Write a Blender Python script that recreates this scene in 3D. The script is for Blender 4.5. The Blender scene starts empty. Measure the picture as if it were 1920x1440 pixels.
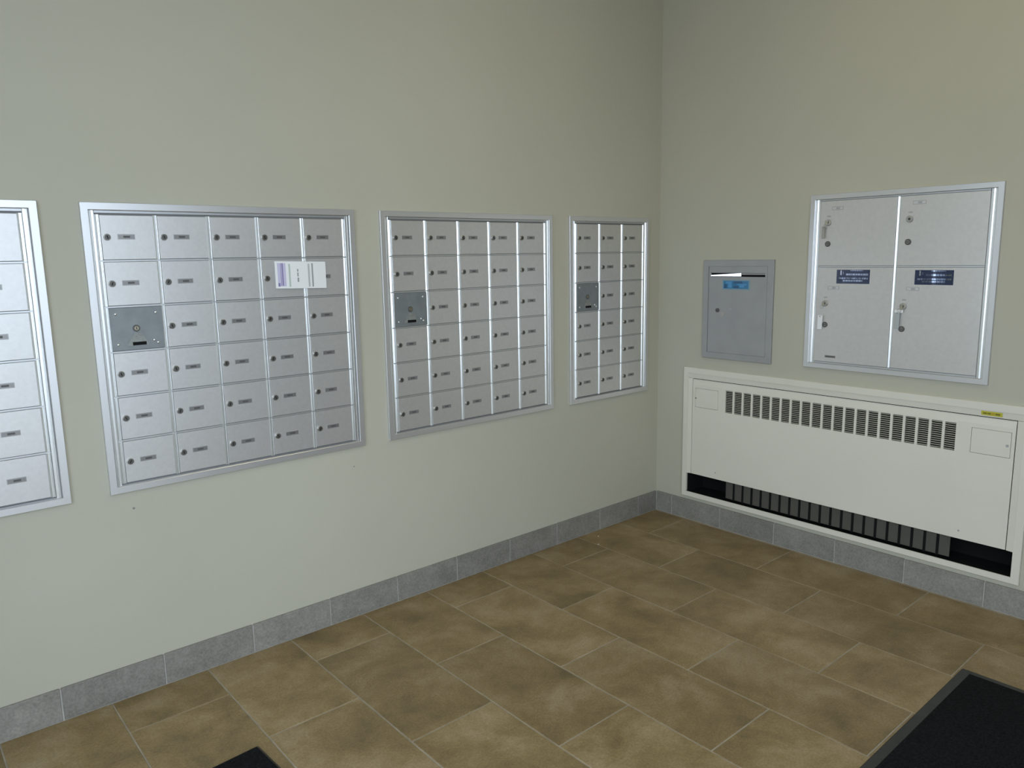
import bpy, bmesh, math, random
from mathutils import Vector, Matrix

SC = bpy.context.scene
COL = SC.collection
rnd = random.Random(7)

# ------------------------------------------------------------------ camera, world, light, exposure
cam_d = bpy.data.cameras.new('camera')
cam = bpy.data.objects.new('camera', cam_d)
COL.objects.link(cam)
RIGHT = Vector((0.7573773607869617, -0.6527484916155598, -0.017289883197625536))
DOWN = Vector((-0.12159815931617213, -0.11497480929555923, -0.985897905910326))
FWD = Vector((0.6415554699465148, 0.748799171955378, -0.16645233269811466))
mw = Matrix(((RIGHT.x, -DOWN.x, -FWD.x, -3.23182), (RIGHT.y, -DOWN.y, -FWD.y, -2.56177),
             (RIGHT.z, -DOWN.z, -FWD.z, 1.40066), (0, 0, 0, 1)))
cam.matrix_world = mw
cam_d.sensor_width = 36.0
cam_d.lens = 1425.687 / 1920 * 36.0
cam_d.clip_start = 0.02
SC.camera = cam

world = bpy.data.worlds.new('sky')
SC.world = world
world.use_nodes = True
bgn = world.node_tree.nodes['Background']
bgn.inputs['Color'].default_value = (0.755, 0.848, 1.0, 1)      # overcast daylight outside the entrance glazing
bgn.inputs['Strength'].default_value = 3.7

SC.view_settings.view_transform = 'Standard'
SC.view_settings.look = 'None'
SC.view_settings.exposure = 0.25
SC.view_settings.gamma = 1.0
SC.view_settings.use_curve_mapping = False

CEIL = 3.05
XW, YW = -4.05, -3.5                                           # where the glazed walls stand


def portal(name, loc, rot, sx, sy):
    l = bpy.data.lights.new(name, 'AREA')
    l.shape = 'RECTANGLE'; l.size = sx; l.size_y = sy
    l.cycles.is_portal = True
    o = bpy.data.objects.new(name, l); COL.objects.link(o)
    o.location = loc; o.rotation_euler = rot
    return o


portal('daylight_portal', (XW - 0.06, -2.2, 1.7), (0, -math.pi / 2, 0), 2.6, 2.5)
portal('daylight_portal', (-2.9, YW - 0.06, 1.54), (math.pi / 2, 0, 0), 2.3, 2.9)
portal('daylight_portal', (-3.78, 0.1, 1.25), (-math.pi / 2, 0, 0), 0.4, 2.3)

LAMP_POWER = 8.5
LAMP_COLOR = (1.0, 0.87, 0.55)


# ------------------------------------------------------------------ materials
def mat(name, col, rough=0.5, metal=0.0, spec=0.5, noise=None, bump=None, coat=0.0):
    m = bpy.data.materials.new(name)
    m.use_nodes = True
    nt = m.node_tree
    b = nt.nodes['Principled BSDF']
    b.inputs['Base Color'].default_value = (*col, 1)
    b.inputs['Roughness'].default_value = rough
    b.inputs['Metallic'].default_value = metal
    b.inputs['Specular IOR Level'].default_value = spec
    b.inputs['Coat Weight'].default_value = coat
    geo = None
    if noise or bump:
        geo = nt.nodes.new('ShaderNodeNewGeometry')
    if noise:
        sc, amt = noise
        n = nt.nodes.new('ShaderNodeTexNoise')
        n.inputs['Scale'].default_value = sc; n.inputs['Detail'].default_value = 4
        nt.links.new(geo.outputs['Position'], n.inputs['Vector'])
        r = nt.nodes.new('ShaderNodeValToRGB')
        r.color_ramp.elements[0].position = 0.3
        r.color_ramp.elements[1].position = 0.7
        r.color_ramp.elements[0].color = (*[c * (1 - amt) for c in col], 1)
        r.color_ramp.elements[1].color = (*[min(1, c * (1 + amt)) for c in col], 1)
        nt.links.new(n.outputs['Fac'], r.inputs['Fac'])
        nt.links.new(r.outputs['Color'], b.inputs['Base Color'])
    if bump:
        sc, st, dist = bump
        n2 = nt.nodes.new('ShaderNodeTexNoise')
        n2.inputs['Scale'].default_value = sc; n2.inputs['Detail'].default_value = 3
        nt.links.new(geo.outputs['Position'], n2.inputs['Vector'])
        bp = nt.nodes.new('ShaderNodeBump')
        bp.inputs['Strength'].default_value = st; bp.inputs['Distance'].default_value = dist
        nt.links.new(n2.outputs['Fac'], bp.inputs['Height'])
        nt.links.new(bp.outputs['Normal'], b.inputs['Normal'])
    return m


def tile_mat(name, cols, rough, scale, bump):
    """stone-look porcelain: cloudy colour, different on every tile"""
    m = bpy.data.materials.new(name)
    m.use_nodes = True
    nt = m.node_tree; N = nt.nodes; L = nt.links
    b = N['Principled BSDF']
    geo = N.new('ShaderNodeNewGeometry'); oi = N.new('ShaderNodeObjectInfo')
    mul = N.new('ShaderNodeMath'); mul.operation = 'MULTIPLY'; mul.inputs[1].default_value = 37.0
    L.new(oi.outputs['Random'], mul.inputs[0])
    add = N.new('ShaderNodeVectorMath'); add.operation = 'ADD'
    L.new(geo.outputs['Position'], add.inputs[0]); L.new(mul.outputs[0], add.inputs[1])
    n = N.new('ShaderNodeTexNoise'); n.inputs['Scale'].default_value = scale
    n.inputs['Detail'].default_value = 8; n.inputs['Roughness'].default_value = 0.68
    n.inputs['Distortion'].default_value = 0.3
    L.new(add.outputs[0], n.inputs['Vector'])
    r = N.new('ShaderNodeValToRGB')
    e = r.color_ramp.elements
    e[0].position = 0.33; e[0].color = (*cols[0], 1)
    e[1].position = 0.67; e[1].color = (*cols[2], 1)
    x = e.new(0.5); x.color = (*cols[1], 1)
    L.new(n.outputs['Fac'], r.inputs['Fac'])
    # fine speckle
    n2 = N.new('ShaderNodeTexNoise'); n2.inputs['Scale'].default_value = 140; n2.inputs['Detail'].default_value = 3
    L.new(geo.outputs['Position'], n2.inputs['Vector'])
    mp = N.new('ShaderNodeMapRange'); mp.inputs[1].default_value = 0.25; mp.inputs[2].default_value = 0.75
    mp.inputs[3].default_value = 0.80; mp.inputs[4].default_value = 1.20
    L.new(n2.outputs['Fac'], mp.inputs[0])
    mr = N.new('ShaderNodeMapRange'); mr.inputs[3].default_value = 0.9; mr.inputs[4].default_value = 1.1
    L.new(oi.outputs['Random'], mr.inputs[0])
    mm = N.new('ShaderNodeMath'); mm.operation = 'MULTIPLY'
    L.new(mp.outputs[0], mm.inputs[0]); L.new(mr.outputs[0], mm.inputs[1])
    vm = N.new('ShaderNodeVectorMath'); vm.operation = 'SCALE'
    L.new(r.outputs['Color'], vm.inputs[0]); L.new(mm.outputs[0], vm.inputs['Scale'])
    L.new(vm.outputs[0], b.inputs['Base Color'])
    b.inputs['Roughness'].default_value = rough
    b.inputs['Specular IOR Level'].default_value = 0.4
    bp = N.new('ShaderNodeBump'); bp.inputs['Strength'].default_value = bump; bp.inputs['Distance'].default_value = 0.002
    n3 = N.new('ShaderNodeTexNoise'); n3.inputs['Scale'].default_value = 35; n3.inputs['Detail'].default_value = 5
    L.new(geo.outputs['Position'], n3.inputs['Vector'])
    L.new(n3.outputs['Fac'], bp.inputs['Height']); L.new(bp.outputs['Normal'], b.inputs['Normal'])
    return m


def glass_mat():
    m = bpy.data.materials.new('window_glass'); m.use_nodes = True
    nt = m.node_tree; N = nt.nodes; L = nt.links
    N.remove(N['Principled BSDF'])
    t = N.new('ShaderNodeBsdfTransparent'); t.inputs['Color'].default_value = (0.93, 0.97, 0.96, 1)
    g = N.new('ShaderNodeBsdfGlossy'); g.inputs['Roughness'].default_value = 0.0
    f = N.new('ShaderNodeFresnel'); f.inputs['IOR'].default_value = 1.5
    mx = N.new('ShaderNodeMixShader')
    L.new(f.outputs[0], mx.inputs[0]); L.new(t.outputs[0], mx.inputs[1]); L.new(g.outputs[0], mx.inputs[2])
    L.new(mx.outputs[0], N['Material Output'].inputs['Surface'])
    return m


M = {}
M['wall'] = mat('wall_paint', (0.508, 0.492, 0.398), 0.75, spec=0.25, noise=(1.3, 0.03), bump=(260, 0.25, 0.0012))
M['ceil'] = mat('ceiling_paint', (0.40, 0.385, 0.35), 0.9)
M['backwall'] = mat('darkened_back_wall', (0.16, 0.12, 0.085), 0.5, noise=(6, 0.15))  # unseen back wall, made dark to cut bounce onto the corner
M['grout'] = mat('floor_grout', (0.36, 0.315, 0.245), 0.85, noise=(18, 0.18))
M['wgrout'] = mat('baseboard_grout', (0.44, 0.425, 0.39), 0.85, noise=(30, 0.15))
M['tile'] = tile_mat('floor_tile_stone', ((0.164, 0.117, 0.052), (0.258, 0.183, 0.082), (0.350, 0.266, 0.148)), 0.42, 4.5, 0.25)
M['btile'] = tile_mat('baseboard_tile_stone', ((0.205, 0.196, 0.172), (0.250, 0.238, 0.212), (0.295, 0.280, 0.250)), 0.6, 8, 0.2)
M['alu'] = mat('anodised_aluminium', (0.72, 0.72, 0.725), 0.36, 0.75)
M['door'] = mat('silver_door', (0.69, 0.68, 0.67), 0.42, 0.75, noise=(90, 0.03))
M['strip'] = mat('aluminium_strip', (0.60, 0.61, 0.62), 0.4, 0.8)
M['bright'] = mat('bright_aluminium_edge', (0.86, 0.87, 0.87), 0.28, 0.9)
M['gap'] = mat('dark_gap', (0.20, 0.20, 0.20), 0.6, 0.3)
M['zinc'] = mat('zinc_plate', (0.27, 0.29, 0.30), 0.5, 0.55, noise=(22, 0.10))
M['zincmark'] = mat('worn_mark', (0.27, 0.275, 0.26), 0.6, 0.4)
M['screw'] = mat('screw_head', (0.78, 0.79, 0.80), 0.3, 0.9)
M['lock'] = mat('lock_face', (0.13, 0.125, 0.115), 0.4, 0.5)
M['lockrim'] = mat('lock_rim', (0.50, 0.49, 0.46), 0.3, 0.9)
M['black'] = mat('black_slot', (0.008, 0.008, 0.008), 0.9, spec=0.2)
M['tagrim'] = mat('label_holder', (0.46, 0.45, 0.45), 0.45, 0.5)
M['tagin'] = mat('label_insert', (0.29, 0.285, 0.28), 0.35, 0.6)
M['tagink'] = mat('label_print', (0.10, 0.098, 0.098), 0.6)
M['paper'] = mat('white_paper', (0.90, 0.90, 0.90), 0.6)
M['purple'] = mat('purple_print', (0.24, 0.20, 0.42), 0.6)
M['lilac'] = mat('lilac_print', (0.62, 0.58, 0.76), 0.6)
M['green'] = mat('green_print', (0.52, 0.60, 0.52), 0.6)
M['ink'] = mat('grey_print', (0.36, 0.37, 0.38), 0.6)
M['inklight'] = mat('light_grey_print', (0.55, 0.55, 0.55), 0.6)
M['boxgrey'] = mat('grey_enamel', (0.365, 0.365, 0.36), 0.42, 0.25, noise=(14, 0.04))
M['blue'] = mat('blue_sticker', (0.02, 0.17, 0.36), 0.25, coat=0.5)
M['bluelight'] = mat('light_blue_print', (0.07, 0.30, 0.58), 0.25, coat=0.5)
M['bluedark'] = mat('dark_blue_print', (0.015, 0.09, 0.20), 0.25, coat=0.5)
M['cyan'] = mat('pale_blue_edge', (0.17, 0.33, 0.42), 0.3)
M['navy'] = mat('navy_sticker', (0.014, 0.026, 0.075), 0.12, coat=0.6)
M['navyink'] = mat('silver_sticker_print', (0.62, 0.66, 0.72), 0.03, 1.0)
M['navydim'] = mat('foil_sticker_print', (0.36, 0.40, 0.52), 0.03, 1.0)
M['cream'] = mat('cream_enamel', (0.75, 0.715, 0.62), 0.45, noise=(3, 0.02))
M['louvre'] = mat('louvre_enamel', (0.46, 0.44, 0.37), 0.5)
M['intake'] = mat('intake_grille', (0.092, 0.086, 0.070), 0.7)
M['yellow'] = mat('yellow_sticker', (0.55, 0.52, 0.05), 0.5)
M['olive'] = mat('sticker_print', (0.22, 0.19, 0.02), 0.6)
M['orange'] = mat('sticker_orange_print', (0.50, 0.33, 0.04), 0.6)
M['rubber'] = mat('mat_rubber', (0.030, 0.031, 0.029), 0.5, noise=(40, 0.2))
M['pile'] = mat('mat_pile', (0.010, 0.011, 0.012), 0.95, spec=0.1, noise=(160, 0.5), bump=(220, 1.0, 0.004))
M['clear'] = mat('grey_clear_plastic', (0.46, 0.48, 0.49), 0.25)
M['fob'] = mat('grey_brown_tag', (0.40, 0.385, 0.35), 0.5)
M['brass'] = mat('worn_brass', (0.42, 0.38, 0.28), 0.35, 0.8)
M['chrome'] = mat('polished_lip', (0.92, 0.91, 0.88), 0.2, 1.0)
M['glass'] = glass_mat()
M['winframe'] = mat('window_frame_metal', (0.30, 0.31, 0.32), 0.4, 0.6)
M['pave'] = mat('concrete_pavement', (0.36, 0.35, 0.33), 0.9, noise=(1.5, 0.1))
M['crumb'] = mat('crumb_white', (0.75, 0.74, 0.68), 0.8)
M['scuff'] = mat('scuff_mark', (0.22, 0.22, 0.20), 0.8)


# ------------------------------------------------------------------ mesh building
class MB:
    """collects shapes; local frame: X right, Z up, front faces -Y (w = -y is the height off the wall)"""

    def __init__(s):
        s.v = []; s.f = []; s.mi = []; s.mats = []; s.sm = []

    def _m(s, m):
        if m not in s.mats:
            s.mats.append(m)
        return s.mats.index(m)

    def add(s, verts, faces, m, smooth=False):
        k = len(s.v); i = s._m(m)
        s.v += [tuple(q) for q in verts]
        for f in faces:
            s.f.append(tuple(k + a for a in f)); s.mi.append(i); s.sm.append(smooth)
        return s

    def box(s, x0, x1, y0, y1, z0, z1, m, bev=0.0):
        x0, x1 = sorted((x0, x1)); y0, y1 = sorted((y0, y1)); z0, z1 = sorted((z0, z1))
        if bev <= 0:
            vs = [(x, y, z) for x in (x0, x1) for y in (y0, y1) for z in (z0, z1)]
            return s.add(vs, [(0, 1, 3, 2), (4, 6, 7, 5), (0, 4, 5, 1), (2, 3, 7, 6), (0, 2, 6, 4), (1, 5, 7, 3)], m)
        bm = bmesh.new()
        bmesh.ops.create_cube(bm, size=1)
        for q in bm.verts:
            q.co = Vector(((x0 + x1) / 2 + q.co.x * (x1 - x0), (y0 + y1) / 2 + q.co.y * (y1 - y0), (z0 + z1) / 2 + q.co.z * (z1 - z0)))
        bmesh.ops.bevel(bm, geom=bm.edges[:], offset=bev, segments=1, affect='EDGES', profile=0.5)
        bm.verts.index_update()
        s.add([q.co[:] for q in bm.verts], [[q.index for q in f.verts] for f in bm.faces], m)
        bm.free()
        return s

    def wbox(s, u0, u1, v0, v1, w0, w1, m, bev=0.0):
        return s.box(u0, u1, -w1, -w0, v0, v1, m, bev)

    def disc(s, u, v, w0, w1, r, m, n=20, mtop=None, bev=0.0, r1=None):
        """cylinder standing off the wall"""
        rings = [(r, w0), (r if r1 is None else r1, w1 - bev)]
        if bev:
            rings.append((max(r - bev, 1e-4), w1))
        vs = []
        for rr, w in rings:
            vs += [(u + rr * math.cos(2 * math.pi * k / n), -w, v + rr * math.sin(2 * math.pi * k / n)) for k in range(n)]
        fs = []
        for a in range(len(rings) - 1):
            fs += [(a * n + k, a * n + (k + 1) % n, (a + 1) * n + (k + 1) % n, (a + 1) * n + k) for k in range(n)]
        s.add(vs, fs, m, True)
        rr, w = rings[-1]
        s.add([(u + rr * math.cos(2 * math.pi * k / n), -w, v + rr * math.sin(2 * math.pi * k / n)) for k in range(n)], [tuple(range(n))], mtop or m)
        return s

    def dome(s, u, v, w0, r, h, m, n=12):
        vs = []; fs = []
        R = 4
        for a in range(R):
            t = a / R * math.pi / 2
            vs += [(u + r * math.cos(t) * math.cos(2 * math.pi * k / n), -(w0 + h * math.sin(t)), v + r * math.cos(t) * math.sin(2 * math.pi * k / n)) for k in range(n)]
        for a in range(R - 1):
            fs += [(a * n + k, a * n + (k + 1) % n, (a + 1) * n + (k + 1) % n, (a + 1) * n + k) for k in range(n)]
        vs.append((u, -(w0 + h), v))
        fs += [((R - 1) * n + k, (R - 1) * n + (k + 1) % n, R * n) for k in range(n)]
        return s.add(vs, fs, m, True)

    def extrude_v(s, prof, v0, v1, m, mcap=None):
        """closed profile [(u, w)] extruded up the wall"""
        n = len(prof)
        vs = [(u, -w, v0) for u, w in prof] + [(u, -w, v1) for u, w in prof]
        fs = [(k, (k + 1) % n, n + (k + 1) % n, n + k) for k in range(n)] + [tuple(range(n)), tuple(range(n, 2 * n))]
        return s.add(vs, fs, m)

    def extrude_u(s, prof, u0, u1, m):
        """closed profile [(v, w)] extruded along the wall"""
        n = len(prof)
        vs = [(u0, -w, v) for v, w in prof] + [(u1, -w, v) for v, w in prof]
        fs = [(k, (k + 1) % n, n + (k + 1) % n, n + k) for k in range(n)] + [tuple(range(n)), tuple(range(n, 2 * n))]
        return s.add(vs, fs, m)

    def mitre(s, side, u0, u1, v0, v1, prof, m):
        """one side of a mitred frame; prof = [(inset, w)] closed"""
        def pt(d, w, end):
            if side == 'bottom': return ((u0 + d) if end == 0 else (u1 - d), -w, v0 + d)
            if side == 'top': return ((u0 + d) if end == 0 else (u1 - d), -w, v1 - d)
            if side == 'left': return (u0 + d, -w, (v0 + d) if end == 0 else (v1 - d))
            return (u1 - d, -w, (v0 + d) if end == 0 else (v1 - d))
        n = len(prof)
        vs = [pt(d, w, 0) for d, w in prof] + [pt(d, w, 1) for d, w in prof]
        fs = [(k, (k + 1) % n, n + (k + 1) % n, n + k) for k in range(n)] + [tuple(range(n)), tuple(range(n, 2 * n))]
        return s.add(vs, fs, m)

    def sheet_with_holes(s, u0, u1, v0, v1, holes, w0, w1, m):
        """slab with rectangular holes"""
        us = sorted({u0, u1, *[h[0] for h in holes], *[h[1] for h in holes]})
        vv = sorted({v0, v1, *[h[2] for h in holes], *[h[3] for h in holes]})
        def solid(i, j):
            if i < 0 or j < 0 or i >= len(us) - 1 or j >= len(vv) - 1: return False
            a = (us[i] + us[i + 1]) / 2; b = (vv[j] + vv[j + 1]) / 2
            return not any(h[0] < a < h[1] and h[2] < b < h[3] for h in holes)
        for i in range(len(us) - 1):
            for j in range(len(vv) - 1):
                if not solid(i, j): continue
                a, b, c, d = us[i], us[i + 1], vv[j], vv[j + 1]
                s.add([(a, -w1, c), (b, -w1, c), (b, -w1, d), (a, -w1, d)], [(0, 1, 2, 3)], m)
                s.add([(a, -w0, c), (b, -w0, c), (b, -w0, d), (a, -w0, d)], [(3, 2, 1, 0)], m)
                if not solid(i - 1, j): s.add([(a, -w0, c), (a, -w1, c), (a, -w1, d), (a, -w0, d)], [(0, 1, 2, 3)], m)
                if not solid(i + 1, j): s.add([(b, -w0, c), (b, -w1, c), (b, -w1, d), (b, -w0, d)], [(3, 2, 1, 0)], m)
                if not solid(i, j - 1): s.add([(a, -w0, c), (b, -w0, c), (b, -w1, c), (a, -w1, c)], [(0, 1, 2, 3)], m)
                if not solid(i, j + 1): s.add([(a, -w0, d), (b, -w0, d), (b, -w1, d), (a, -w1, d)], [(3, 2, 1, 0)], m)
        return s

    def mesh(s, name):
        me = bpy.data.meshes.new(name)
        me.from_pydata(s.v, [], s.f)
        for m in s.mats: me.materials.append(m)
        me.polygons.foreach_set('material_index', s.mi)
        me.polygons.foreach_set('use_smooth', s.sm)
        bm = bmesh.new(); bm.from_mesh(me)
        bmesh.ops.remove_doubles(bm, verts=bm.verts[:], dist=1e-6)
        bmesh.ops.recalc_face_normals(bm, faces=bm.faces[:])
        bm.to_mesh(me); bm.free()
        return me


def put(name, me, parent=None, loc=(0, 0, 0), rot=(0, 0, 0)):
    if isinstance(me, MB): me = me.mesh(name)
    o = bpy.data.objects.new(name, me); COL.objects.link(o)
    o.parent = parent; o.location = loc; o.rotation_euler = rot
    return o


def thing(name, label, cat, loc=(0, 0, 0), rz=0.0, group=None):
    o = bpy.data.objects.new(name, None); COL.objects.link(o)
    o.empty_display_size = 0.05
    o.location = loc; o.rotation_euler = (0, 0, rz)
    o['label'] = label; o['category'] = cat
    if group: o['group'] = group
    return o


def struct(name, mb, parent=None, **k):
    o = put(name, mb, parent, **k)
    if parent is None: o['kind'] = 'structure'
    return o


RW = -math.pi / 2        # turn of everything on the right wall: local X runs along -y, front faces -x

# ------------------------------------------------------------------ the setting
FY1 = YW
# grout bed is the floor, tiles are its pieces
f = struct('floor', MB().box(XW, 0, YW, 0, -0.06, -0.0015, M['grout']))
tw, G = 0.305, 0.0045
TX0, TY = -0.3208, (-0.2104, -0.5144)
k = -1
tile_meshes = {}
def tile_mesh(w, l):
    key = (round(w, 4), round(l, 4))
    if key not in tile_meshes:
        tile_meshes[key] = MB().box(-w / 2, w / 2, -l / 2, l / 2, -0.012, 0.0, M['tile'], 0.0014).mesh('tile')
    return tile_meshes[key]
cols = [(-0.0118, -0.0003)]
while TX0 - k * tw > XW:
    cols.append((TX0 - (k + 1) * tw, TX0 - k * tw)); k += 1
for ci, (xa, xb) in enumerate(cols):
    xa = max(xa, XW); par = 0 if ci == 0 else (ci - 1) % 2
    ys = [0.0]
    y = TY[par]
    while y > YW:
        ys.append(y); y -= 2 * tw
    ys.append(YW)
    for a in range(len(ys) - 1):
        y1, y0 = ys[a], ys[a + 1]
        w = xb - xa - G; l = y1 - y0 - G
        if w < 0.005 or l < 0.01: continue
        put('tile', tile_mesh(w, l), f, ((xa + xb) / 2, (y0 + y1) / 2, rnd.uniform(-0.0004, 0.0004)))

# left wall: solid up to the sidelight at its far left end
wl = struct('wall_left', MB().sheet_with_holes(XW, 0.12, 0, CEIL, [(-3.99, -3.42, 0.12, 2.4)], -0.12, 0.0, M['wall']))
put('scuff', MB().dome(-2.6366, 0.6258, 0.0, 0.004, 0.0006, M['scuff'], 8), wl)
put('scuff', MB().dome(-1.8477, 0.6076, 0.0, 0.003, 0.0006, M['scuff'], 8), wl)
HOLE = (0.195, 1.725, 0.142, 0.800)
wr = struct('wall_right', MB().sheet_with_holes(0, -YW, 0, CEIL, [HOLE], -0.16, 0.0, M['wall']), rot=(0, 0, RW))
struct('ceiling', MB().box(XW - 0.1, 0.16, YW - 0.1, 0.12, CEIL, CEIL + 0.1, M['ceil']))


def glazed(name, loc, rz, u0, u1, v0, v1, nu, vm):
    """a window wall: sill, head, posts, rail and panes, in the wall's local frame"""
    fr = 0.06
    m = MB()
    for q in range(nu + 1):
        u = u0 + (u1 - u0) * q / nu
        m.wbox(u - fr / 2, u + fr / 2, v0, v1, -0.05, 0.03, M['winframe'], 0.004)
    for v in (v0 + fr / 2, vm, v1 - fr / 2):
        m.wbox(u0, u1, v - fr / 2, v + fr / 2, -0.045, 0.025, M['winframe'], 0.004)
    r = struct(name, m, loc=loc, rot=(0, 0, rz))
    for q in range(nu):
        a = u0 + (u1 - u0) * q / nu; b = u0 + (u1 - u0) * (q + 1) / nu
        for c, d in ((v0 + fr, vm - fr / 2), (vm + fr / 2, v1 - fr)):
            put('pane', MB().add([(a + fr / 2, 0.01, c), (b - fr / 2, 0.01, c), (b - fr / 2, 0.01, d), (a + fr / 2, 0.01, d)], [(0, 1, 2, 3)], M['glass']), r)
    return r


# glazed entrance side on the far left (x = XW), behind the camera (y = YW), and the sidelight in the left wall
glazed('window_1', (XW, 0, 0), math.pi / 2, -3.45, -1.0, 0.40, 2.99, 2, 2.1)
glazed('window_2', (0, YW, 0), math.pi, 1.75, 4.0, 0.08, 2.99, 3, 2.1)
glazed('window_3', (0, 0.05, 0), 0, -3.98, -3.58, 0.12, 2.4, 1, 2.0)
struct('trim_1', MB().box(-3.59, -3.42, -0.012, 0.1, 0.12, 2.4, M['winframe'], 0.003))
struct('wall_entrance', MB().box(XW - 0.06, XW + 0.03, -1.0, 0, 0, CEIL, M['wall']).box(XW - 0.06, XW + 0.03, YW, -1.0, 2.99, CEIL, M['wall']).box(XW - 0.06, XW + 0.03, YW, -1.0, 0, 0.42, M['wall']))
bw = MB().box(-1.75, 0.0, YW - 0.08, YW, 0, CEIL, M['backwall'])
bw.box(XW, -1.75, YW - 0.06, YW + 0.03, 2.99, CEIL, M['wall'])
bw.box(XW, -1.75, YW - 0.06, YW + 0.03, 0, 0.09, M['wall'])
struct('wall_back', bw)
struct('ground', MB().box(-30, 20, -30, 20, -0.16, -0.08, M['pave']))

# tiled skirting, every tile a piece
BH = 0.109
def skirting(name, loc, rz, joints, end, cap):
    base = MB().wbox(0, end, 0, BH - 0.004, 0, 0.0065, M['wgrout'])
    b = struct(name, base, loc=loc, rot=(0, 0, rz))
    edges = [cap] + joints
    if edges[-1] < end: edges.append(end)
    for q in range(len(edges) - 1):
        a, c = edges[q] + 0.0025, edges[q + 1] - 0.0025
        if c - a < 0.01: continue
        put('tile', MB().wbox(0, c - a, 0.003, BH, 0.0005, 0.0095, M['btile'], 0.0012), b, (a, 0, rnd.uniform(-0.0004, 0.0004)))
    return b
jl = sorted([-0.4656 - 0.3040 * q for q in range(-1, 10)])
LX0 = -3.40
skirting('baseboard_left', (LX0, 0, 0), 0, [x - LX0 for x in jl if x - LX0 > 0.05], -LX0 - 0.0105, 0.0)
skirting('baseboard_right', (0, 0, 0), RW, [0.1130 + 0.3030 * q for q in range(0, 15)], -YW - 0.05, 0.010)

# ceiling fixture that gives the warm part of the light (above the frame)
cl = thing('ceiling_light', 'square recessed ceiling light above the mailbox corner', 'light', (-1.30, -1.60, CEIL))
put('housing', MB().sheet_with_holes(-0.32, 0.32, -0.32, 0.32, [(-0.29, 0.29, -0.29, 0.29)], 0.0, 0.03, M['winframe']), cl, rot=(math.pi / 2, 0, 0))
em = bpy.data.materials.new('lamp_diffuser'); em.use_nodes = True
e_ = em.node_tree.nodes['Principled BSDF']
e_.inputs['Emission Color'].default_value = (*LAMP_COLOR, 1); e_.inputs['Emission Strength'].default_value = LAMP_POWER
put('diffuser', MB().box(-0.29, 0.29, -0.29, 0.29, -0.02, -0.004, em), cl)

# ------------------------------------------------------------------ mailbox panels on the left wall
PT, PB = 1.5778, 0.6846
ROW = 0.139; DZ0 = 0.7110                 # door grid
COLW = 0.1628
PROF = [(0, 0.0), (0, 0.0108), (0.0010, 0.0118), (0.0205, 0.0118), (0.0222, 0.0104), (0.0222, 0.0)]

# shared meshes
DW, DH = COLW - 0.014, ROW - 0.0075
door_me = MB().wbox(-DW / 2, DW / 2, -DH / 2, DH / 2, 0.001, 0.0060, M['door'], 0.0007).mesh('mailbox_door')
lm = MB().disc(0, 0, 0.0055, 0.0125, 0.0100, M['lockrim'], 20, bev=0.0012)
lm.disc(0, 0, 0.0120, 0.0129, 0.0084, M['lock'], 18)
lm.wbox(-0.0012, 0.0012, -0.0048, 0.0048, 0.0125, 0.0132, M['black'])
lock_me = lm.mesh('lock')
tm = MB().wbox(-0.0245, 0.0245, -0.0078, 0.0078, 0.0055, 0.0070, M['tagrim'], 0.0004)
tm.wbox(-0.0226, 0.0226, -0.0060, 0.0060, 0.0068, 0.0073, M['tagin'])
tm.wbox(-0.0085, 0.0105, -0.0030, 0.0030, 0.0070, 0.0075, M['tagink'])
tag_me = tm.mesh('label_plate')
BARP = [(0, 0.001), (0, 0.0045), (0.0040, 0.0085), (0.0052, 0.0085), (0.0062, 0.0050), (0.0082, 0.0050), (0.0092, 0.0082), (0.0102, 0.0085), (0.0130, 0.0045), (0.0130, 0.001)]
bar_me = MB().extrude_v([(a - 0.0065, b) for a, b in BARP], -ROW / 2 + 0.002, ROW / 2 - 0.002, M['bright']).mesh('divider')

plate = MB().wbox(-0.0775, 0.0775, -0.0655, 0.0655, 0.001, 0.0068, M['zinc'], 0.0006)
# worn shield-shaped mark below the keyhole
plate.add([(-0.034, -0.00705, -0.052), (0.030, -0.00705, -0.052), (0.012, -0.00705, -0.016), (-0.008, -0.00705, -0.014)], [(0, 1, 2, 3)], mat('faded_patch', (0.33, 0.34, 0.32), 0.55, 0.5, noise=(120, 0.12)))
plate.wbox(0.002, 0.018, -0.0235, -0.0205, 0.0068, 0.0073, M['zincmark'])
plate.wbox(-0.008, -0.002, -0.0265, -0.0225, 0.0068, 0.0073, M['zincmark'])
plate_me = plate.mesh('master_lock_plate')
screw_me = MB().dome(0, 0, 0.0065, 0.0045, 0.0030, M['screw']).mesh('screw')
mk = MB().disc(0, 0, 0.0065, 0.0110, 0.0105, M['lock'], 22, bev=0.001)
mk.disc(0, 0, 0.0108, 0.0114, 0.0062, M['brass'], 16); mk.wbox(-0.001, 0.001, -0.004, 0.004, 0.0112, 0.0118, M['black'])
mk_me = mk.mesh('lock')
slot_me = MB().wbox(-0.020, 0.020, -0.0052, 0.0052, 0.0065, 0.0080, M['black'], 0.0006).mesh('slot_plate')


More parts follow.
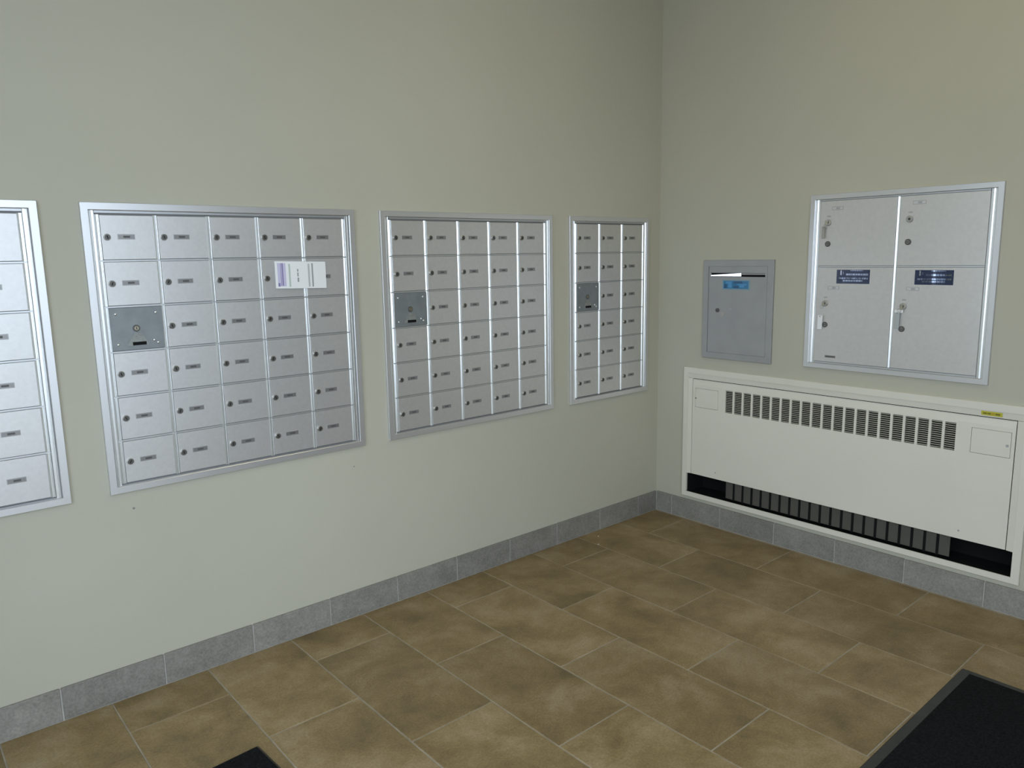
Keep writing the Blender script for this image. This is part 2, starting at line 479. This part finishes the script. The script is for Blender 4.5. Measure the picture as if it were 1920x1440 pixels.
def mailbox_panel(xl, n, label, plate_row, lock_skip=()):
    W = n * COLW + 0.0880
    t = thing('mailbox_panel', label, 'mailboxes', (xl, 0, 0), 0, 'mailbox panels on the left wall')
    for side in ('left', 'right', 'top', 'bottom'):
        put('frame_side', MB().mitre(side, 0, W, PB, PT, PROF, M['alu']), t)
    d0 = 0.0440
    put('back_plate', MB().wbox(0.020, W - 0.020, PB + 0.020, PT - 0.020, 0.0002, 0.0012, M['gap']), t)
    # inner liner: a channel all round between frame and doors
    z0, z1 = DZ0 - 0.002, DZ0 + 6 * ROW + 0.002
    IN = 0.0228
    for a, sg in ((IN, 1), (W - IN, -1)):
        prof = [(0, 0.001), (0, 0.0050), (0.0032, 0.0085), (0.0040, 0.0085), (0.0068, 0.0040), (0.0125, 0.0040), (d0 - 0.0072 - IN, 0.0052), (d0 - 0.0072 - IN, 0.001)]
        put('inner_strip', MB().extrude_v([(a + sg * p, q) for p, q in prof], PB + IN, PT - IN, M['bright']), t)
    put('inner_strip', MB().wbox(d0 - 0.006, W - d0 + 0.006, z1 + 0.001, PT - 0.0228, 0.001, 0.0045, M['strip']), t)
    put('inner_strip', MB().wbox(d0 - 0.006, W - d0 + 0.006, PB + 0.0228, z0 - 0.0005, 0.001, 0.0045, M['strip']), t)
    for r in range(1, 6):
        z = DZ0 + r * ROW
        put('shelf_edge', MB().wbox(d0 - 0.006, W - d0 + 0.006, z - 0.0028, z + 0.0022, 0.001, 0.0040, M['strip']), t)
    for r in range(6):
        z = DZ0 + (5 - r + 0.5) * ROW
        for c in range(n + 1):
            put('divider', bar_me, t, (d0 + c * COLW, 0, z))
        for c in range(n):
            x = d0 + (c + 0.5) * COLW
            if c == 0 and r == plate_row:
                p = put('master_lock_plate', plate_me, t, (x, 0, z))
                p['label'] = 'grey zinc plate with screws and a keyhole'
                for sx, sz in ((-0.058, 0.047), (0.058, 0.047), (-0.058, -0.047), (0.058, -0.048), (0.047, -0.040)):
                    put('screw', screw_me, p, (sx, 0, sz))
                put('lock', mk_me, p, (-0.003, 0, 0.001))
                put('slot_plate', slot_me, p, (0.003, 0, -0.047))
                continue
            d = put('door', door_me, t, (x, 0, z))
            put('lock', lock_me, d, (-DW / 2 + 0.0150 + rnd.uniform(-.0008, .0008), 0, 0.001), (0, rnd.uniform(-0.5, 0.5), 0))
            put('label_plate', tag_me, d, (-DW / 2 + 0.0690, 0, 0.002))
    return t


mailbox_panel(-2.808 - (3 * COLW + 0.088), 3, 'silver mailbox panel cut off by the left edge of the photo', 99)
mailbox_panel(-2.7005, 5, 'large silver mailbox panel with a white leaflet across two of its doors', 2)
mailbox_panel(-1.6893, 5, 'silver five-column mailbox panel between the leaflet panel and the narrow one', 2)
mailbox_panel(-0.6762, 3, 'narrow three-column mailbox panel nearest the room corner', 2)

# leaflet tucked over the doors of the big panel
lf = MB()
LWd, LHt = 0.192, 0.094
def leaf_w(q):                       # gentle bow over the divider
    return 0.0100 + 0.004 * math.sin(math.pi * q)
def strip(q0, q1, v0, v1, lift, m, thick=0.0):
    st = max(1, int((q1 - q0) * 14 + 0.5))
    vs = []; fs = []
    for i in range(st + 1):
        q = q0 + (q1 - q0) * i / st
        for v in (v0, v1):
            sag = -0.0055 * q
            vs.append((q * LWd, -(leaf_w(q) + lift), v * LHt + sag))
    for i in range(st):
        fs.append((2 * i, 2 * i + 2, 2 * i + 3, 2 * i + 1))
    lf.add(vs, fs, m)
strip(0, 1, 0, 1, 0.0006, M['paper'])
strip(0, 1, 0, 1, 0.0, M['paper'])
for q0, q1, v0, v1, m in ((0.045, 0.20, 0.08, 0.93, 'lilac'), (0.105, 0.150, 0.10, 0.93, 'purple'), (0.050, 0.085, 0.07, 0.20, 'purple'),
                          (0.255, 0.285, 0.06, 0.90, 'green'), (0.415, 0.440, 0.62, 0.72, 'ink'), (0.415, 0.440, 0.44, 0.59, 'ink'), (0.415, 0.445, 0.24, 0.40, 'ink'),
                          (0.63, 0.665, 0.06, 0.92, 'inklight'), (0.705, 0.735, 0.06, 0.94, 'ink')):
    strip(q0, q1, v0, v1, 0.0010, M[m])
lo = put('leaflet', lf, None, (-2.1175, 0, 1.3020), (0, 0, 0))
lo['label'] = 'white leaflet with purple print lying across two mailbox doors'
lo['category'] = 'leaflet'

# ------------------------------------------------------------------ parcel locker on the right wall (u = -y)
LA, LB, LT, LBt = 0.8322, 1.5788, 1.6378, 0.8831
pl = thing('parcel_locker', 'silver four-door parcel locker above the heater', 'locker', (0, 0, 0), RW)
for side in ('left', 'right', 'top', 'bottom'):
    put('frame_side', MB().mitre(side, LA, LB, LBt, LT, PROF, M['alu']), pl)
put('back_plate', MB().wbox(LA + 0.02, LB - 0.02, LBt + 0.02, LT - 0.02, 0.0002, 0.0012, M['gap']), pl)
ua, ub = 0.8775, 1.5335
ca, cb = 0.9140, 1.6080
um, vm_ = 1.2060, 1.3300
for a, b in ((LA + 0.0228, ua - 0.0015), (ub + 0.0015, LB - 0.0228)):
    w_ = b - a
    prof = [(a, 0.001), (a, 0.0040), (a + w_ * 0.40, 0.0040), (a + w_ * 0.44, 0.0078), (a + w_ * 0.66, 0.0060), (a + w_ * 0.69, 0.0040), (b, 0.0040), (b, 0.001)]
    put('inner_strip', MB().extrude_v(prof, LBt + 0.0228, LT - 0.0228, M['bright']), pl)
put('inner_strip', MB().wbox(ua, ub, cb + 0.0015, LT - 0.0228, 0.001, 0.0055, M['strip']), pl)
put('inner_strip', MB().wbox(ua, ub, LBt + 0.0228, ca - 0.0015, 0.001, 0.0055, M['strip']), pl)
put('divider', MB().extrude_v([(um - 0.0055, 0.001), (um - 0.0055, 0.0050), (um - 0.0028, 0.0085), (um - 0.0020, 0.0085), (um + 0.0022, 0.0066), (um + 0.0026, 0.0040), (um + 0.0055, 0.0040), (um + 0.0055, 0.001)], ca, cb, M['bright']), pl)
put('shelf_edge', MB().wbox(ua, um - 0.006, vm_ - 0.0032, vm_ + 0.0032, 0.001, 0.0050, M['strip']), pl)
put('shelf_edge', MB().wbox(um + 0.006, ub, vm_ - 0.0032, vm_ + 0.0032, 0.001, 0.0050, M['strip']), pl)
M['camdoor'] = mat('parcel_door', (0.665, 0.650, 0.625), 0.40, 0.55, noise=(60, 0.03))

ck = MB().disc(0, 0, 0.0055, 0.0120, 0.0135, M['lockrim'], 24, bev=0.0015)
ck.disc(0, 0, 0.0116, 0.0126, 0.0085, M['lockrim'], 18); ck.disc(0, 0, 0.0124, 0.0130, 0.0052, M['lock'], 14); ck.wbox(-0.001, 0.001, -0.004, 0.004, 0.0128, 0.0134, M['black'])
ck_me = ck.mesh('key_lock')
cm = MB().disc(0, 0, 0.0055, 0.0110, 0.0120, M['lock'], 24, bev=0.0018)
cm.disc(0, 0, 0.0106, 0.0114, 0.0060, M['zincmark'], 16); cm.box(-0.0045, 0.0045, -0.0120, -0.0112, -0.0012, 0.0012, M['black'])
cm_me = cm.mesh('cam_lock')
nt_ = MB().wbox(-0.025, 0.025, -0.0072, 0.0072, 0.0055, 0.0068, M['tagrim'], 0.0004)
nt_.wbox(-0.0225, 0.0225, -0.0052, 0.0052, 0.0066, 0.0070, M['door']); nt_.wbox(-0.006, 0.010, -0.004, 0.004, 0.0068, 0.0072, M['tagrim'])
nt_me = nt_.mesh('number_plate')
ar = MB().wbox(-0.008, 0.008, -0.003, 0.003, 0.0056, 0.0062, M['tagrim'])
ar.wbox(0.010, 0.014, -0.015, -0.012, 0.0056, 0.0062, M['tagrim'])
ar_me = ar.mesh('lock_mark')


def sticker(u0, v0, w, h):
    """navy instruction sticker: a round white figure at the left, a heading and two lines of small print"""
    m = MB().wbox(u0, u0 + w, v0, v0 + h, 0.0058, 0.0064, M['navy'], 0.0002)
    def blk(a, b, c, d, mm): m.wbox(u0 + a * w, u0 + b * w, v0 + c * h, v0 + d * h, 0.0063, 0.0067, M[mm])
    blk(0.115, 0.155, 0.62, 0.90, 'navyink'); m.disc(u0 + 0.135 * w, v0 + 0.935 * h, 0.0063, 0.0067, 0.0022, M['navyink'], 10)
    blk(0.20, 0.212, 0.68, 0.86, 'navydim')
    r = random.Random(3)
    def line(a, b, c, d, mm):
        x = a
        while x < b:
            e = min(b, x + r.uniform(0.025, 0.085)); blk(x, e, c, d, mm); x = e + 0.012
    line(0.42, 0.80, 0.91, 0.97, 'navydim')
    line(0.29, 0.95, 0.60, 0.73, 'navydim')
    line(0.07, 0.95, 0.33, 0.44, 'navydim')
    line(0.20, 0.80, 0.16, 0.27, 'navydim')
    return m


doors = {}
for nm, (a, b, c, d) in dict(ul=(ua, um - 0.0065, vm_ + 0.004, cb), ur=(um + 0.0065, ub, vm_ + 0.004, cb), ll=(ua, um - 0.0065, ca, vm_ - 0.004), lr=(um + 0.0065, ub, ca, vm_ - 0.004)).items():
    doors[nm] = put('door', MB().wbox(a, b, c, d, 0.001, 0.0060, M['camdoor'], 0.0008), pl)
for nm, tag, lk, cmp_ in (('ul', (0.9534, 1.5762), (0.9158, 1.5174), (0.9173, 1.4267)), ('ur', (1.2848, 1.5802), (1.2521, 1.5174), (1.2510, 1.4273)),
                          ('ll', (0.9530, 1.2387), (0.9186, 1.1710), (0.9230, 1.0775)), ('lr', (1.2810, 1.2408), (1.2497, 1.1701), (1.2488, 1.0776))):
    d = doors[nm]
    put('number_plate', nt_me, d, (tag[0], 0, tag[1])); put('key_lock', ck_me, d, (lk[0], 0, lk[1]))
    put('cam_lock', cm_me, d, (cmp_[0], 0, cmp_[1])); put('lock_mark', ar_me, d, (lk[0] + 0.001, 0, lk[1] + 0.026))
put('warning_sticker', sticker(0.9640, 1.2575, 0.1425, 0.0590), doors['ll'])
put('warning_sticker', sticker(1.2858, 1.2580, 0.1432, 0.0580), doors['lr'])
mp_ = MB().wbox(0.9290, 0.9775, 0.9325, 0.9428, 0.0055, 0.0068, M['tagin'], 0.0004); mp_.wbox(0.9330, 0.9735, 0.9350, 0.9400, 0.0066, 0.0071, M['tagink'])
put('maker_plate', mp_, doors['ll'])

# keys left in three of the locks, each with a hanging tag
def key(u, v, label, tagm, tw_, th_, dx, top, lean, ringw=0.014):
    t = thing('key', label, 'key', (0, -u, v), RW, 'keys hanging in the parcel locker locks')
    b = MB().wbox(-0.0012, 0.0012, -0.0040, 0.0040, 0.0128, 0.0190, M['brass'])
    b.wbox(-0.0014, 0.0014, -0.0110, 0.0085, 0.0190, 0.0330, M['brass'], 0.0008)
    put('key_bow', b, t)
    rg = MB()
    n = 14; R = ringw / 2
    vs = []; fs = []
    for a in range(n):
        A = 2 * math.pi * a / n
        for q in range(5):
            B = 2 * math.pi * q / 5
            rr = R + 0.0008 * math.cos(B)
            vs.append((rr * math.sin(A) , 0.0008 * math.sin(B), rr * math.cos(A)))
    for a in range(n):
        for q in range(5):
            fs.append((a * 5 + q, ((a + 1) % n) * 5 + q, ((a + 1) % n) * 5 + (q + 1) % 5, a * 5 + (q + 1) % 5))
    rg.add(vs, fs, M['lockrim'], True)
    put('key_ring', rg, t, (dx * 0.5, -0.0225, -0.0105 - R * 0.75), (0, 0.5 if dx < 0 else 0, 0))
    tg = MB().box(-tw_ / 2, tw_ / 2, -0.0015, 0.0015, -th_, 0, tagm, 0.0012)
    tg.disc(0, -0.005, 0.0014, 0.0018, 0.0022, M['lock'], 10)
    if tagm is M['clear']:
        tg.box(-tw_ / 2 - 0.001, tw_ / 2 + 0.012, -0.0022, 0.002, -0.004, 0.008, M['paper'], 0.001)
    put('key_tag', tg, t, (dx, -0.0165, top - v), (0, lean, 0))
    return t
key(0.9158, 1.5174, 'key with a grey-brown tag in the top left door of the parcel locker', M['fob'], 0.013, 0.052, -0.017, 1.502, 0.0)
key(0.9186, 1.1710, 'key with a white tag in the bottom left door of the parcel locker', M['paper'], 0.022, 0.062, -0.014, 1.118, 0.02)
key(0.9186 + 0.3311, 1.1701, 'key with a clear grey tag in the bottom right door of the parcel locker', M['clear'], 0.020, 0.068, -0.018, 1.148, 0.0)

# ------------------------------------------------------------------ grey drop box on the right wall
db = thing('drop_box', 'grey metal mail drop box with a blue sticker beside the room corner', 'mailbox', (0, 0, 0), RW)
bodyprof = [(0, 0.0), (0, 0.0105), (0.0015, 0.012), (0.0305, 0.012), (0.0310, 0.0)]
for side in ('left', 'right', 'top', 'bottom'):
    put('frame_side', MB().mitre(side, 0.2846, 0.6688, 0.8767, 1.3617, bodyprof, M['boxgrey']), db)
put('back_plate', MB().wbox(0.3140, 0.6400, 0.9060, 1.3320, 0.0002, 0.0030, M['gap']), db)
dd = put('door', MB().sheet_with_holes(0.3172, 0.6365, 0.9080, 1.3305, [(0.3290, 0.6250, 1.2815, 1.3000)], 0.002, 0.0105, M['boxgrey']), db)
put('slot_back', MB().wbox(0.3292, 0.6248, 1.2817, 1.2998, 0.0030, 0.0050, M['black']), dd)
lip = MB()
# slot flap in polished metal; ribs and taper made up to shape its glare
NT = 22
for q in range(NT):
    a = 0.3335 + (0.4985 - 0.3335) * q / NT; b = 0.3335 + (0.4985 - 0.3335) * (q + 1) / NT
    t0, t1 = q / NT, (q + 1) / NT
    za, zb = 1.2840, 1.2840
    ha, hb = 1.2895 + 0.0100 * t0, 1.2895 + 0.0100 * t1
    w1, w0 = 0.0180, 0.0110
    vs = [(a, -0.006, za), (a, -w1, za), (b, -w0, zb), (b, -0.006, zb), (a, -0.006, ha), (a, -w1, ha), (b, -w0, hb), (b, -0.006, hb)]
    lip.add(vs, [(0, 1, 2, 3), (4, 7, 6, 5), (0, 4, 5, 1), (1, 5, 6, 2), (2, 6, 7, 3)], M['chrome'])
put('slot_flap', lip, dd)
put('slot_flap', MB().wbox(0.5010, 0.6240, 1.2915, 1.2990, 0.005, 0.0108, M['boxgrey'], 0.001), dd)
st = MB().wbox(0.3955, 0.5460, 1.2205, 1.2660, 0.0103, 0.0110, M['cyan'])
st.wbox(0.4030, 0.5385, 1.2255, 1.2610, 0.0108, 0.0113, M['blue'])
for a, b, c, d, mm in ((0.405, 0.421, 1.228, 1.246, 'bluedark'), (0.414, 0.428, 1.249, 1.258, 'bluelight'), (0.428, 0.448, 1.229, 1.259, 'bluelight'), (0.458, 0.506, 1.250, 1.260, 'bluedark'), (0.478, 0.530, 1.242, 1.248, 'bluelight'), (0.490, 0.516, 1.232, 1.241, 'bluelight'), (0.457, 0.486, 1.228, 1.238, 'bluedark')):
    st.wbox(a, b, c, d, 0.0112, 0.0115, M[mm])
put('slot_sticker', st, dd)
dk = MB().disc(0, 0, 0.010, 0.0170, 0.0098, M['lock'], 20, bev=0.0012); dk.wbox(-0.001, 0.001, -0.004, 0.004, 0.0168, 0.0174, M['black'])
put('lock', dk, dd, (0.3719, 0, 1.1177))
tb = MB().disc(0, 0, 0.0102, 0.0128, 0.0120, M['fob'], 18, bev=0.0008)
put('key_fob', tb, dd, (0.3995, 0, 1.1000))  # grey-brown disc for the key fob hanging by the lock
put('pale_spot', MB().disc(0, 0, 0.0102, 0.0116, 0.005, M['tagrim'], 12), dd, (0.4440, 0, 1.1260))  # small pale disc on the door

# ------------------------------------------------------------------ heater in the right wall
ht = thing('wall_heater', 'cream recessed wall heater with a louvred top grille and black intake', 'heater', (0, 0, 0), RW)
HA, HB, HT, HBt = 0.1785, 1.7415, 0.8172, 0.1285
FL = [(0, 0.0), (0, 0.012), (0.0018, 0.0135), (0.0285, 0.0135), (0.0290, 0.010), (0.0290, 0.002), (0.022, 0.002), (0.022, 0.0)]
FLB = [(0, 0.0), (0, 0.012), (0.0018, 0.0135), (0.0255, 0.0135), (0.0262, 0.0125), (0.0262, 0.0110), (0.0230, 0.0)]
for side in ('left', 'right', 'top', 'bottom'):
    put('frame_side', MB().mitre(side, HA, HB, HBt, HT, FLB if side == 'bottom' else FL, M['cream']), ht)
# sloping inner lip on three sides
put('inner_lip', MB().extrude_u([(0.7882, -0.004), (0.7882, 0.0115), (0.7625, 0.0070), (0.7615, 0.0), (0.7615, -0.004)], 0.2076, 1.7124, M['cream']), ht)
put('inner_lip', MB().extrude_v([(0.2076, -0.004), (0.2076, 0.0115), (0.2300, 0.0070), (0.2310, 0.0), (0.2310, -0.004)], 0.2550, 0.7612, M['cream']), ht)
put('inner_lip', MB().extrude_v([(1.7124, -0.004), (1.7124, 0.0115), (1.6885, 0.0070), (1.6875, 0.0), (1.6875, -0.004)], 0.2550, 0.7612, M['cream']), ht)
# front panel with the outlet opening; its top edge leans back
FA, FB = 0.2335, 1.6850
GU0, GP, GCW = 0.4285, 0.05058, 0.0404
GV0, GV1 = 0.6090, 0.7210
cells = [(GU0 + q * GP, GU0 + q * GP + GCW, GV0, GV1) for q in range(21)]
AD = ((0.2500, 0.3845, 0.6150, 0.7120), (1.5370, 1.6715, 0.6150, 0.7120))
fp = MB().sheet_with_holes(FA, FB, 0.2552, 0.7300, cells + [(a - 0.0014, b + 0.0014, c - 0.0014, d + 0.0014) for a, b, c, d in AD], 0.0, 0.0060, M['cream'])
fp.extrude_u([(0.7300, 0.0), (0.7300, 0.0060), (0.7560, 0.0025), (0.7585, 0.0005), (0.7585, 0.0)], FA, FB, M['cream'])
front = put('front_panel', fp, ht)
# louvres: one piece per grille opening
lv = MB()
nl = 13
for q in range(nl):
    z = (q + 0.5) / nl * (GV1 - GV0)
    lv.box(0, GCW, -0.0045, 0.0040, z - 0.0013, z + 0.0013, M['louvre'])
lv_me = lv.mesh('outlet_louvre')
for a, b, c, d in cells:
    put('outlet_louvre', lv_me, front, (a, 0, c))
# inside of the heater
inn = MB()
U0, U1, V0, V1, D = 0.2045, 1.7155, 0.1435, 0.790, -0.14
inn.add([(U0, 0.14, V0), (U1, 0.14, V0), (U1, 0.14, V1), (U0, 0.14, V1)], [(0, 1, 2, 3)], M['black'])
inn.add([(U0, 0.14, V0), (U1, 0.14, V0), (U1, 0.0005, V0), (U0, 0.0005, V0)], [(0, 1, 2, 3)], M['black'])
inn.add([(U0, 0.14, V1), (U1, 0.14, V1), (U1, 0.0005, V1), (U0, 0.0005, V1)], [(0, 1, 2, 3)], M['black'])
inn.add([(U0, 0.14, V0), (U0, 0.14, V1), (U0, 0.0005, V1), (U0, 0.0005, V0)], [(0, 1, 2, 3)], M['black'])
inn.add([(U1, 0.14, V0), (U1, 0.14, V1), (U1, 0.0005, V1), (U1, 0.0005, V0)], [(0, 1, 2, 3)], M['black'])
put('casing', inn, ht)
# access doors with latches, screws
ad = put('access_door', MB().wbox(*AD[0], 0.001, 0.0066, M['cream'], 0.0007).wbox(0.2460, 0.3885, 0.6110, 0.7160, -0.0020, -0.0003, M['cream']), ht)
put('latch', MB().disc(0.2530, 0.6605, 0.0070, 0.0090, 0.0045, M['brass'], 12), ad)
ad = put('access_door', MB().wbox(*AD[1], 0.001, 0.0066, M['cream'], 0.0007).wbox(1.5330, 1.6755, 0.6110, 0.7160, -0.0020, -0.0003, M['cream']), ht)
put('latch', MB().disc(1.6610, 0.6610, 0.0070, 0.0100, 0.0050, M['tagrim'], 12), ad)
for u in (0.3812, 1.5188):
    put('screw', MB().dome(u, 0.2881, 0.0058, 0.0040, 0.0025, M['tagrim'], 10), front)
# intake at the bottom: grey mesh cells between black bars
ic = MB().wbox(0, 0.0420, 0, 0.0860, 0.0, 0.0010, M['intake'])
for q in range(9):
    ic.wbox(0.0, 0.0420, 0.004 + q * 0.0090, 0.0075 + q * 0.0090, 0.0008, 0.0022, M['intake'])
ic_me = ic.mesh('intake_grille')
ib_me = MB().wbox(-0.0053, 0.0053, 0.0, 0.0985, 0.0, 0.0040, M['black'], 0.0006).mesh('intake_bar')
IU0, IP = 0.4250, 0.05064
for q in range(21):
    put('intake_grille', ic_me, ht, (IU0 + q * IP + 0.0043, 0.022, 0.1590))
    if q: put('intake_bar', ib_me, ht, (IU0 + q * IP, 0.022, 0.1560))
# yellow sticker on the sloping lip
ys = MB().wbox(0, 0.0720, 0, 0.0165, 0.0, 0.0006, M['yellow'])
for a, b, mm in ((0.006, 0.019, 'olive'), (0.021, 0.033, 'olive'), (0.035, 0.046, 'orange'), (0.048, 0.064, 'olive')):
    ys.wbox(a, b, 0.0045, 0.0115, 0.0005, 0.0009, M[mm])
put('sticker', ys, ht, (1.5655, -0.0087, 0.7680), (0.17, 0, 0))

# ------------------------------------------------------------------ entrance mats
def floor_mat(name, label, loc, rz, w, l, th, bd):
    t = thing(name, label, 'mat', loc, rz)
    b = MB()
    P = [(0.0, 0.0), (0.006, th * 0.55), (bd, th)]
    for side in range(4):
        vs = []
        for d, z in P:
            c = [(d, d), (w - d, d), (w - d, l - d), (d, l - d)]
            a, e = c[side], c[(side + 1) % 4]
            vs += [(a[0], a[1], z), (e[0], e[1], z)]
        b.add(vs, [(0, 1, 3, 2), (2, 3, 5, 4)], M['rubber'])
    put('rubber_border', b, t)
    p = MB()
    nx, ny = 24, 16
    vs = []; fs = []
    for i in range(nx + 1):
        for j in range(ny + 1):
            vs.append((bd + (w - 2 * bd) * i / nx, bd + (l - 2 * bd) * j / ny, th + 0.0015 + (rnd.uniform(-0.0004, 0.0004) if 0 < i < nx and 0 < j < ny else -0.0012)))
    for i in range(nx):
        for j in range(ny):
            q = i * (ny + 1) + j
            fs.append((q, q + ny + 1, q + ny + 2, q + 1))
    p.add(vs, fs, M['pile'], True)
    put('pile', p, t)
    return t
floor_mat('floor_mat', 'large black floor mat with a rubber border in front of the heater', (-2.05, -2.665, 0.0), 0.002, 1.50, 0.92, 0.009, 0.034)
floor_mat('floor_mat', 'black mat with only one corner showing at the bottom edge of the photo', (-3.407, -1.504, 0.0), math.radians(3.6), 0.97, 0.91, 0.008, 0.010) 

for i, (x, y, l) in enumerate(((-0.5421, -0.0696, 'tiny white crumb on the floor close to the left baseboard'), (-0.6209, -0.1427, 'tiny white crumb on the floor a little farther from the left baseboard'))):
    c = MB()
    bm = bmesh.new(); bmesh.ops.create_icosphere(bm, subdivisions=1, radius=0.0035)
    for q in bm.verts: q.co = Vector((q.co.x * rnd.uniform(.7, 1.2), q.co.y * rnd.uniform(.7, 1.2), q.co.z * 0.6 + 0.0018))
    bm.verts.index_update()
    c.add([q.co[:] for q in bm.verts], [[q.index for q in g.verts] for g in bm.faces], M['crumb']); bm.free()
    o = put('crumb', c, None, (x, y, 0.0)); o['label'] = l; o['category'] = 'crumb'; o['group'] = 'crumbs on the floor'
